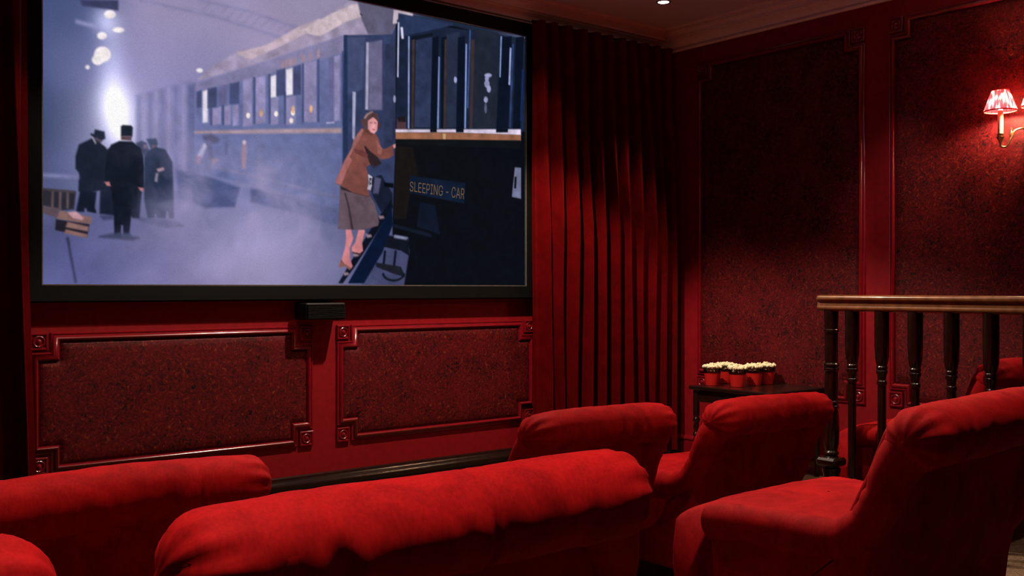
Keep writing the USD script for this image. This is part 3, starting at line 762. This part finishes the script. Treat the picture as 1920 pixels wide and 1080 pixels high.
# ------------------------------------------------------------------ curtains
def curtain(name, label, x0, x1, y, z0, z1, folds, seed, lean=0.0):
    rng = np.random.default_rng(seed)
    nx, nz = 420, 60
    ph = np.cumsum(rng.uniform(0.72, 1.28, folds)); ph = np.concatenate([[0], ph / ph[-1]])
    ph2 = np.cumsum(rng.uniform(0.6, 1.4, folds)); ph2 = np.concatenate([[0], ph2 / ph2[-1]])
    u = np.linspace(0, 1, nx)
    Z = np.linspace(z1, z0, nz)
    amp = rng.uniform(0.75, 1.2, folds + 1)
    front, back = [], []
    for i, z in enumerate(Z):
        t = (z1 - z) / (z1 - z0)
        relax = min(1, t * 2.2) ** 1.2
        centres = ph * (1 - relax) * 0.7 + ph2 * relax * 0.5 + np.linspace(0, 1, folds + 1) * (1 - (1 - relax) * 0.7 - relax * 0.5)
        w = np.interp(u, centres, np.arange(folds + 1))                  # fold number
        fr = w - np.floor(w)
        bell = np.clip(1.85 * np.sin(PI * fr) - 0.72, 0, 1); bell = bell * bell * (3 - 2 * bell)
        a = np.interp(w, np.arange(folds + 1), amp)
        A = (0.050 + 0.066 * relax) * (0.75 + 0.25 * a)
        sway = 0.010 * relax * np.sin(w * 2.1 + z * 1.3 + seed)
        yy = y + 0.03 - A * bell + sway
        xx = x0 + (x1 - x0) * u + 0.020 * relax * np.sin(2 * PI * fr) * a + lean * (1 - t) + 0.006 * np.sin(z * 3 + w)
        front.append(np.column_stack([xx, yy, np.full(nx, z)]))
        back.append(np.column_stack([xx, yy + 0.004, np.full(nx, z)]))
    F, B = np.vstack(front), np.vstack(back)
    f = grid_faces(nz, nx); n = len(F)
    rim = []
    for i in range(nz - 1):
        a, b = i * nx, (i + 1) * nx; rim += [(a, b, n + b, n + a), (a + nx - 1, n + a + nx - 1, n + b + nx - 1, b + nx - 1)]
    e = (nz - 1) * nx
    for j in range(nx - 1): rim += [(j, n + j, n + j + 1, j + 1), (e + j, e + j + 1, n + e + j + 1, n + e + j)]
    m = as_mesh((np.vstack([F, B]), np.vstack([f, f[:, ::-1] + n, rim])))
    o = thing(name, label, 'curtain', group='dark red velvet curtains')
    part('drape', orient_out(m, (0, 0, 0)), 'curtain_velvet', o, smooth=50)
    tape = tube([(x0 + lean, y + 0.026, z1 - 0.006), ((x0 + x1) / 2 + lean, y + 0.026, z1 - 0.006), (x1 + lean, y + 0.026, z1 - 0.006)], 0.008, 10)
    part('curtain_track', tape, 'dark_wood', o)
    for k in range(folds):
        c = x0 + lean + (x1 - x0) * (k + 0.5) / folds
        part('pleat_hook', lathe([(0.003, 0), (0.006, 0.004), (0.006, 0.012), (0.003, 0.016)], 8, (c, y + 0.026, z1 - 0.012)), 'chrome', o)
    return o
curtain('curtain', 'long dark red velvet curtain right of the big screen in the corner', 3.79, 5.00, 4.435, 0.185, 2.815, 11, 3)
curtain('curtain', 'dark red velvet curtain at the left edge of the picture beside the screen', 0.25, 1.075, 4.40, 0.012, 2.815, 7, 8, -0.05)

# ------------------------------------------------------------------ downlights
def ring(r0, r1, z0, z1, n=28):
    return lathe([(r0, z1), (r0, z0), ((r0 + r1) / 2, z0 - 0.002), (r1, z0 + 0.001), (r1, z1)], n, caps=False)
DOWN_LABELS = ['recessed ceiling downlight glowing at the top edge, in the corner above the curtain',
               'recessed ceiling downlight close to the wall, above the left end of the long curtain',
               'recessed ceiling downlight in front of the right half of the big screen',
               'recessed ceiling downlight in front of the left half of the big screen',
               'recessed ceiling downlight beside the right wall, between its two tall panels',
               'recessed ceiling downlight above the large chair in the bottom middle',
               'recessed ceiling downlight above the chair at lower right',
               'recessed ceiling downlight above the front-row chair at the left edge',
               'recessed ceiling downlight above the front-row chair by the newel post',
               'recessed ceiling downlight above the chair behind the wooden railing']
for i, (x, y, pw, half, soft) in enumerate(DOWNLIGHTS):
    d = thing('downlight', DOWN_LABELS[i], 'downlight', (x, y, CEIL), group='recessed ceiling downlights')
    part('trim_ring', ring(0.034, 0.045, -0.004, 0.0), 'chrome', d)
    part('lens', lathe([(0.0335, -0.0035), (0.030, -0.0028), (0.001, -0.0020)], 24), 'lamp_lens', d)
    spot(str(d.GetPath()) + '/lamp', 0, 0, -0.035, pw, half, soft, WARM)

# ------------------------------------------------------------------ chairs
def chair(label, x, y, z, w, seed, rz=0.0, right_flare=0.0, group=None):
    """A rolled-back velvet slipper chair; it faces +y, the roll of its back lies over the origin."""
    rng = np.random.default_rng(seed)
    o = thing('velvet_chair', label, 'armchair', (x, y, z), rz, 'red velvet chairs')
    HZ, R = 0.726, 0.076
    body = w - 0.10
    fl = lambda v: v                                              # noqa
    def widen(v):
        if right_flare:
            v = v.copy(); k = np.clip((HZ - v[:, 2]) / 0.15, 0, 1) * (v[:, 0] > 0)
            v[:, 0] += right_flare * k
        return v
    # roll of the back: creases deepest at the back and below, gathers towards the two ends
    L = w - 0.15
    xs = np.linspace(-L / 2, L / 2, 150)
    cre = [(c, rng.uniform(0.0018, 0.0052), rng.uniform(0.011, 0.026), rng.uniform(-0.03, 0.03)) for c in np.sort(rng.uniform(-0.42, 0.42, 8)) * L]
    cre += [(rng.uniform(0.05, 0.3) * L, 0.006, 0.006, 0.0)]
    def disp(p, s, th, Rr):
        xx = p[..., 0]; a = np.where(th > PI, th - 2 * PI, th)
        back = np.clip((-p[..., 1] - 0.0) / R, 0, 1); low = np.clip((HZ + 0.03 - p[..., 2]) / R, 0, 1)
        wgt = np.clip(0.12 + back * low * 1.4, 0, 1)
        d = np.zeros_like(xx)
        for c, dep, wd, sk in cre:
            t = (xx - c - sk * low) / wd
            d -= dep * wgt * (np.exp(-t * t) - 0.55 * np.exp(-((t - 1.9) ** 2)) - 0.3 * np.exp(-((t + 1.9) ** 2)))
        endk = np.clip((np.abs(xx) - L / 2 + 0.05) / 0.09, 0, 1)
        d += 0.0035 * endk * np.sin(a * 11 + seed) * np.clip(Rr / R, 0.2, 1)
        d += 0.007 * (meshkit.fbm(p * 9 + seed, 3, seed) - 0.5) + 0.002 * (meshkit.fbm(p * [34, 20, 20] + seed, 3, seed + 7) - 0.5)
        return d * np.clip(Rr / (0.3 * R), 0, 1)
    zz = HZ + 0.004 * np.sin(xs / w * 5 + seed) - 0.006 * (2 * xs / L) ** 4
    rr = R * (1 - 0.02 * (2 * np.abs(xs) / L) ** 6)
    part('back_roll', tube(np.column_stack([xs, 0 * xs, zz]), rr, 56, 0.92, 0.92, disp, 9, nub=0.003), 'velvet', o, smooth=True)
    puff = lambda k, s: (lambda v: v + 0)                          # noqa
    def soft(v):
        v = widen(v)
        q = meshkit.fbm(v * 8 + seed, 3, seed + 3) - 0.5
        v = v.copy(); v[:, 1] += 0.012 * q
        return v
    part('backrest', slab([(0.035, 0.70), (0.052, 0.64), (0.070, 0.55), (0.100, 0.42), (0.128, 0.30), (0.150, 0.10), (0.32, 0.10), (0.23, 0.42), (0.175, 0.52), (0.125, 0.63), (0.08, 0.74), (0.04, 0.74)],
                          body, 0.022, 5, 24, soft), 'velvet', o, smooth=50)
    for sgn in (-1, 1):
        drop = 0.0 if sgn < 0 else 0.115
        ax = sgn * (w / 2 - 0.048) + (right_flare if sgn > 0 else 0)
        top = sgn * (w / 2 - 0.052)
        path = np.array([(ax, 0.585, 0.425 - drop), (ax, 0.45, 0.438 - drop), (ax, 0.32, 0.443 - drop), (ax, 0.22, 0.447 - drop * 0.85), (ax, 0.155, 0.468 - drop * 0.6), (ax, 0.112, 0.51 - drop * 0.3), (ax, 0.080, 0.56), (ax * 0.7 + top * 0.3, 0.056, 0.615), (top * 0.98, 0.030, 0.667), (top - sgn * 0.035, 0.006, 0.708), (top - sgn * 0.085, 0.0, HZ - 0.001), (top - sgn * 0.13, 0.0, HZ)])
        rad = np.array([0.050, 0.052, 0.052, 0.051, 0.050, 0.049, 0.049, 0.051, 0.057, 0.066, 0.072, 0.073])
        sp_ = spline(np.column_stack([path, rad]), 60)
        def adisp(p, s, th, Rr, k=seed + sgn):
            d = 0.009 * (meshkit.fbm(p * 11 + k, 3, k) - 0.5)
            for c, dep in ((0.56, 0.006), (0.60, 0.005), (0.66, 0.007), (0.47, 0.004)):
                d -= dep * np.exp(-((s / s.max() - c - 0.02 * np.sin(th + k)) / 0.012) ** 2) * np.clip(np.sin(th * 1.0 + 0.6) + 0.4, 0, 1)
            return d * np.clip(Rr / 0.02, 0, 1)
        part('arm', tube(sp_[:, :3], sp_[:, 3], 32, 0.22, 0.4, adisp, 6, up=(1, 0, 0)), 'velvet', o, smooth=True)
        side = [(0.042, 0.67), (0.075, 0.56), (0.11, 0.50 - drop * 0.4), (0.155, 0.455 - drop * 0.7), (0.30, 0.43 - drop), (0.575, 0.41 - drop), (0.585, 0.40 - drop), (0.575, 0.10), (0.152, 0.10), (0.130, 0.30), (0.103, 0.42), (0.072, 0.55), (0.050, 0.64)]
        sx = sgn * (w / 2 - 0.062) + (right_flare * 0.9 if sgn > 0 else 0)
        part('side_panel', slab(side, 0.062, 0.016, 4, 6, lambda v: v + [sx, 0, 0]), 'velvet', o, smooth=50)
    # sprung seat with a rounded front that swells past the arms
    hw, iw = w / 2 + 0.005, w / 2 - 0.055
    foot = Polygon([(-iw, 0.13), (iw, 0.13), (iw, 0.60), (hw, 0.615), (hw, 0.68), (hw - 0.06, 0.735), (0.2, 0.76), (-0.2, 0.76), (-hw + 0.06, 0.735), (-hw, 0.68), (-hw, 0.615), (-iw, 0.60)]).buffer(0.02).buffer(-0.04).buffer(0.02)
    ringp = np.array([foot.exterior.interpolate(t, normalized=True).coords[0] for t in np.linspace(0, 1, 180, endpoint=False)])
    cen = np.array([0.0, 0.47])
    rows = []
    for sc, h in [(0.93, 0.10), (0.965, 0.13), (0.985, 0.20), (1.0, 0.28), (1.0, 0.33), (0.985, 0.37), (0.955, 0.40), (0.91, 0.425), (0.85, 0.442), (0.75, 0.456), (0.6, 0.466), (0.45, 0.471), (0.3, 0.474), (0.15, 0.475), (0.01, 0.475)]:
        q = cen + (ringp - cen) * sc
        rows.append(np.column_stack([q, np.full(len(q), h)]))
    v = np.vstack(rows)
    ed = np.minimum(np.minimum(hw - np.abs(v[:, 0]), 0.78 - v[:, 1]), v[:, 1] - 0.02)
    crown = 0.478 - 0.17 * np.exp(-np.maximum(ed, 0) / 0.050) - 0.02 * (v[:, 0] / hw) ** 2
    v[:, 2] = np.where(v[:, 2] > 0.36, crown, np.minimum(v[:, 2], crown))
    v[:, 2] += 0.016 * (meshkit.fbm(v * 7 + seed, 3, seed + 21) - 0.5) * np.clip((v[:, 2] - 0.15) * 5, 0, 1)
    v[:, 1] += 0.014 * (meshkit.fbm(v * [14, 14, 6] + seed, 3, seed + 22) - 0.5)
    f = grid_faces(len(rows), 180, True)
    bot = np.array([(j, j + 1, 178 - j, 179 - j) for j in range(89)])
    m = as_mesh((v, np.vstack([f, bot]))); trimesh.repair.fix_normals(m)
    part('seat', m, 'velvet', o, smooth=60)
    for sx in (-1, 1):
        for ly in (0.22, 0.62):
            part('leg', lathe([(0.014, 0.0), (0.018, 0.008), (0.016, 0.02), (0.022, 0.06), (0.028, 0.085), (0.028, 0.125)], 16, (sx * (w / 2 - 0.10), ly, 0)), 'dark_wood', o)
    return o

chair('front red velvet chair with the long creased back roll in the bottom middle', 0.842, 1.20, UP, 0.845, 11, right_flare=0.05)
chair('red velvet chair cut off by the lower left corner of the picture', -0.10, 1.20, UP, 0.84, 12)
chair('red velvet chair at lower right, seen from its left side with arm and seat', 2.555, 1.20, UP, 0.86, 13)
chair('red velvet chair at the left edge in the front row below the left wall panel', 0.775, 2.50, 0.0, 0.84, 14)
chair('red velvet chair of the front row in front of the foot of the long curtain', 2.585, 2.65, 0.0, 0.77, 15)
chair('red velvet chair of the front row in front of the popcorn table', 3.41, 2.50, 0.0, 0.79, 16)
chair('red velvet chair seen through the balusters, behind the dark wooden railing', 4.46, 1.92, UPR, 0.84, 17)

# ------------------------------------------------------------------ railing
RX = 3.95
rail = thing('railing', 'dark turned-wood railing with a polished handrail at the right', 'railing', (RX, 0, UPR))
RT = EYE - 0.031 - UPR                              # top of the handrail above the tier
HR = [(-0.036, -0.020), (-0.038, -0.012), (-0.034, -0.003), (-0.022, 0.0), (0.022, 0.0), (0.034, -0.003), (0.038, -0.012), (0.036, -0.020), (0.026, -0.027), (0.026, -0.046), (0.031, -0.052), (0.031, -0.062), (0.022, -0.072), (-0.022, -0.072), (-0.031, -0.062), (-0.031, -0.052), (-0.026, -0.046), (-0.026, -0.027)]
Q = np.array(HR)
stops = [(2.632, 0.10), (2.628, 0.8), (2.622, 0.95), (2.612, 1.0), (0.30, 1.0)]
v = np.vstack([np.column_stack([Q[:, 0] * s, np.full(len(Q), y), RT + (Q[:, 1] + 0.036) * s - 0.036]) for y, s in stops])
f = grid_faces(len(stops), len(Q), True)
hm = as_mesh((v, f)); trimesh.repair.fix_normals(hm)
part('handrail', hm, 'rail_wood', rail, smooth=40)
RZ = lambda below: EYE - below - UPR                # a height given below the eye, above the tier
post = [(0.034, 0.0), (0.036, 0.20), (0.036, RZ(0.835)), (0.041, RZ(0.825)), (0.041, RZ(0.81)), (0.033, RZ(0.805)), (0.033, RZ(0.80)), (0.038, RZ(0.77)), (0.030, RZ(0.755)), (0.027, RZ(0.753)), (0.033, RZ(0.747)), (0.033, RZ(0.738)),
        (0.027, RZ(0.730)), (0.033, RZ(0.70)), (0.036, RZ(0.64)), (0.034, RZ(0.58)), (0.029, RZ(0.545)), (0.034, RZ(0.540)), (0.034, RZ(0.530)), (0.029, RZ(0.525)), (0.033, RZ(0.520)), (0.033, RZ(0.512)), (0.028, RZ(0.506)),
        (0.030, RZ(0.43)), (0.029, RZ(0.375)), (0.034, RZ(0.370)), (0.034, RZ(0.360)), (0.030, RZ(0.356)), (0.035, RZ(0.350)), (0.035, RZ(0.342)), (0.029, RZ(0.336)), (0.030, RZ(0.20)), (0.034, RZ(0.196)), (0.034, RZ(0.188)), (0.030, RZ(0.184)), (0.032, RZ(0.10))]
np_ = part('newel_post', cat([lathe(post, 28, (0, 2.57, 0)), box(-0.050, 0.050, 2.52, 2.62, RZ(0.80), RZ(0.762), 0.010), box(-0.044, 0.044, 2.526, 2.614, 0.0, 0.10, 0.008)]), 'dark_wood', rail, smooth=35)
bal = [(0.022, 0.0), (0.022, 0.10), (0.018, RZ(0.90)), (0.023, RZ(0.89)), (0.023, RZ(0.875)), (0.017, RZ(0.868)), (0.0185, RZ(0.845)), (0.0175, RZ(0.42)), (0.021, RZ(0.416)), (0.021, RZ(0.402)), (0.017, RZ(0.398)), (0.019, RZ(0.375)), (0.024, RZ(0.366)), (0.024, RZ(0.357)), (0.020, RZ(0.353)), (0.024, RZ(0.348)), (0.024, RZ(0.340)), (0.021, RZ(0.336)), (0.024, RZ(0.325)), (0.030, RZ(0.295)), (0.031, RZ(0.25)), (0.031, RZ(0.10))]
ys = [2.465, 2.322, 2.170, 2.014, 1.854, 1.70, 1.545, 1.39, 1.235, 1.08, 0.925, 0.77, 0.615, 0.46]
for yy in ys: part('baluster', lathe(bal, 22, (0, yy, 0)), 'dark_wood', rail, smooth=35)

# ------------------------------------------------------------------ popcorn table
TZ = 0.665
tb = thing('side_table', 'dark wooden side table with turned legs holding the popcorn cups', 'table', (4.80, 3.62, UPR))
tw, td = 0.27, 0.29
part('tabletop', box(-tw, tw - 0.01, -td, td, TZ - UPR - 0.024, TZ - UPR, 0.006), 'dark_wood', tb, smooth=30)
part('apron', cat([box(-tw + 0.025, tw - 0.035, -td + 0.025, -td + 0.043, TZ - UPR - 0.094, TZ - UPR - 0.022), box(-tw + 0.025, tw - 0.035, td - 0.043, td - 0.025, TZ - UPR - 0.094, TZ - UPR - 0.022),
                   box(-tw + 0.025, -tw + 0.043, -td + 0.025, td - 0.025, TZ - UPR - 0.094, TZ - UPR - 0.022), box(tw - 0.053, tw - 0.035, -td + 0.025, td - 0.025, TZ - UPR - 0.094, TZ - UPR - 0.022)]), 'dark_wood', tb, smooth=False)
hh = TZ - UPR - 0.022
tl = [(0.010, 0.0), (0.016, 0.01), (0.012, 0.03), (0.014, 0.10), (0.019, 0.20), (0.013, 0.215), (0.020, 0.225), (0.020, 0.237), (0.013, 0.245), (0.018, 0.275), (0.013, 0.300), (0.020, 0.310), (0.020, 0.325), (0.014, 0.333), (0.019, 0.350), (0.019, hh)]
for sx in (-tw + 0.034, tw - 0.044):
    for sy in (-td + 0.034, td - 0.034): part('leg', lathe(tl, 18, (sx, sy, 0)), 'dark_wood', tb, smooth=35)

kern = []
for s in range(6):
    rk = np.random.default_rng(100 + s)
    b = trimesh.creation.icosphere(1, 0.0062)
    v = np.array(b.vertices); d = v / np.linalg.norm(v, axis=1, keepdims=True)
    lobes = rk.normal(size=(4, 3)); lobes /= np.linalg.norm(lobes, axis=1, keepdims=True)
    v = d * (0.0048 + 0.0042 * np.clip((d @ lobes.T).max(1), 0, 1) ** 3)[:, None]
    kern.append((v, np.array(b.faces)))
CUPS = [('leftmost', (4.635, 3.815)), ('second from left', (4.800, 3.850)), ('nearest middle', (4.680, 3.665)), ('fourth from left', (4.835, 3.665)), ('rightmost', (4.945, 3.660))]
for i, (which, (cx, cy)) in enumerate(CUPS):
    c = thing('popcorn_cup', f'{which} of the five red popcorn cups on the side table', 'cup', (cx, cy, TZ), group='red popcorn cups')
    part('cup_body', lathe([(0.036, 0.0), (0.0385, 0.002), (0.049, 0.076), (0.0495, 0.080), (0.047, 0.080), (0.036, 0.004)], 32), 'cup_red', c, smooth=35)
    part('clear_rim', lathe([(0.0497, 0.074), (0.0535, 0.098), (0.0550, 0.100), (0.0550, 0.102), (0.0525, 0.102), (0.0480, 0.076), (0.0497, 0.074)], 32, caps=False), 'clear_plastic', c, smooth=35)
    rk = np.random.default_rng(200 + i)
    ks, kf, n = [], [], 0
    for _ in range(330):
        r = 0.054 * math.sqrt(rk.uniform()); th = rk.uniform(0, 2 * PI)
        lift = rk.uniform(0, 1)
        z = 0.098 + (0.009 if r > 0.043 else 0) + 0.026 * (1 - (r / 0.056) ** 2) * lift + 0.006 * rk.uniform()
        kv, kk = kern[rk.integers(6)]
        M = trimesh.transformations.random_rotation_matrix(rk.uniform(size=3))[:3, :3]
        ks.append(kv @ M.T * rk.uniform(0.8, 1.25) + [r * math.cos(th), r * math.sin(th), z]); kf.append(kk + n); n += len(kv)
    for k in range(40):                             # kernels seen through the clear rim
        th = rk.uniform(0, 2 * PI); kv, kk = kern[rk.integers(6)]
        ks.append(kv * 0.8 + [0.041 * math.cos(th), 0.041 * math.sin(th), rk.uniform(0.083, 0.094)]); kf.append(kk + n); n += len(kv)
    pc = thing('popcorn', f'heap of cream popcorn filling the {which} red cup', 'popcorn', (cx, cy, TZ), kind='stuff', group='popcorn in the cups')
    part('kernels', trimesh.Trimesh(np.vstack(ks), np.vstack(kf), process=False), 'popcorn', pc, smooth=True)

# ------------------------------------------------------------------ wall sconce
SCY, SCZ = 2.178, 1.985
sc = thing('wall_sconce', 'brass twin-arm wall light with a pleated red shade on the right wall', 'wall light', (XR, SCY, SCZ))
th = np.linspace(0, 2 * PI, 40, endpoint=False)
plate = lathe([(0.030, 0.0), (0.044, 0.004), (0.040, 0.010), (0.028, 0.013), (0.024, 0.020), (0.012, 0.024), (0.010, 0.036), (0.016, 0.042), (0.016, 0.052), (0.004, 0.058)], 32)
rot = trimesh.transformations.rotation_matrix(-PI / 2, [0, 1, 0])
pv = plate.copy(); pv.apply_transform(rot); 
pv.vertices[:, 2] *= 1.35
part('backplate', pv, 'brass', sc, smooth=35)
def scroll(cy, cz, r0, turns, a0, sgn, x=-0.006):
    a = np.linspace(0, turns * 2 * PI, 40)
    r = r0 * (1 - a / (turns * 2 * PI) * 0.82)
    return tube(np.column_stack([np.full(40, x), cy + sgn * r * np.cos(a + a0), cz + r * np.sin(a + a0)]), 0.0028, 8)
orn = []
for sgn in (-1, 1):
    orn += [scroll(sgn * 0.050, 0.055, 0.024, 1.4, 0.4, sgn), scroll(sgn * 0.078, 0.020, 0.017, 1.4, 1.2, sgn), scroll(sgn * 0.048, -0.062, 0.024, 1.4, -0.6, sgn), scroll(sgn * 0.026, 0.100, 0.016, 1.4, 0.9, sgn), scroll(sgn * 0.060, -0.105, 0.018, 1.4, 0.0, sgn)]
    orn += [tube(spline([(-0.006, 0, -0.05), (-0.007, sgn * 0.03, -0.09), (-0.006, sgn * 0.075, -0.10)], 14), 0.0026, 8), tube(spline([(-0.006, 0, 0.05), (-0.007, sgn * 0.03, 0.08), (-0.006, sgn * 0.074, 0.06)], 14), 0.0026, 8)]
for q in orn: part('scroll', q, 'brass', sc, smooth=True)
for sgn in (1, -1):
    ay = sgn * 0.089
    arm = part('arm', tube(spline([(-0.050, sgn * 0.004, 0.02), (-0.075, sgn * 0.020, 0.036), (-0.100, sgn * 0.040, 0.025), (-0.118, sgn * 0.056, -0.020), (-0.135, sgn * 0.074, -0.055), (-0.148, sgn * 0.088, -0.052), (-0.150, sgn * 0.089, -0.030)], 40), 0.0058, 12), 'brass', sc, smooth=True)
    c0 = (-0.150, ay, 0)
    part('drip_pan', lathe([(0.006, -0.036), (0.010, -0.022), (0.017, -0.012), (0.018, -0.006), (0.012, -0.002), (0.0155, 0.004), (0.0155, 0.010)], 20, c0), 'brass', arm)
    part('candle_tube', lathe([(0.0125, 0.006), (0.0128, 0.120), (0.0105, 0.126)], 20, c0), 'candle', arm)
    part('drop', lathe([(0.001, -0.008), (0.008, 0.004), (0.010, 0.016), (0.004, 0.040), (0.006, 0.046), (0.001, 0.052)], 14, (-0.105, sgn * 0.058, -0.010)), 'brass', arm)
    n = 144; tt = np.linspace(0, 2 * PI, n, endpoint=False)
    rows = []
    for h, r in ((0.0, 0.073), (0.025, 0.065), (0.05, 0.0565), (0.075, 0.0475), (0.100, 0.0375)):
        rr = r + 0.0016 * np.cos(tt * 36) * (r / 0.05)
        rows.append(np.column_stack([c0[0] + rr * np.cos(tt), ay + rr * np.sin(tt), np.full(n, 0.122 + h)]))
    inner = [q * [1, 1, 1] for q in rows[::-1]]
    cc = np.array([c0[0], ay, 0])
    inner = [cc + (q - cc) * [0.965, 0.965, 1] for q in inner]
    sf = grid_faces(len(rows), n, True)
    shade = part('shade', as_mesh((np.vstack(rows), sf)), 'shade_cloth', sc, smooth=True)
    for h, r in ((0.121, 0.074), (0.222, 0.0385)):
        part('shade_binding', lathe([(r - 0.002, h - 0.003), (r + 0.001, h - 0.003), (r + 0.0005, h + 0.003), (r - 0.0025, h + 0.003), (r - 0.002, h - 0.003)], 48, c0, caps=False), 'cup_red', shade)
    part('bulb', lathe([(0.006, 0.124), (0.011, 0.134), (0.012, 0.144), (0.009, 0.156), (0.002, 0.168)], 16, c0), 'bulb', arm)
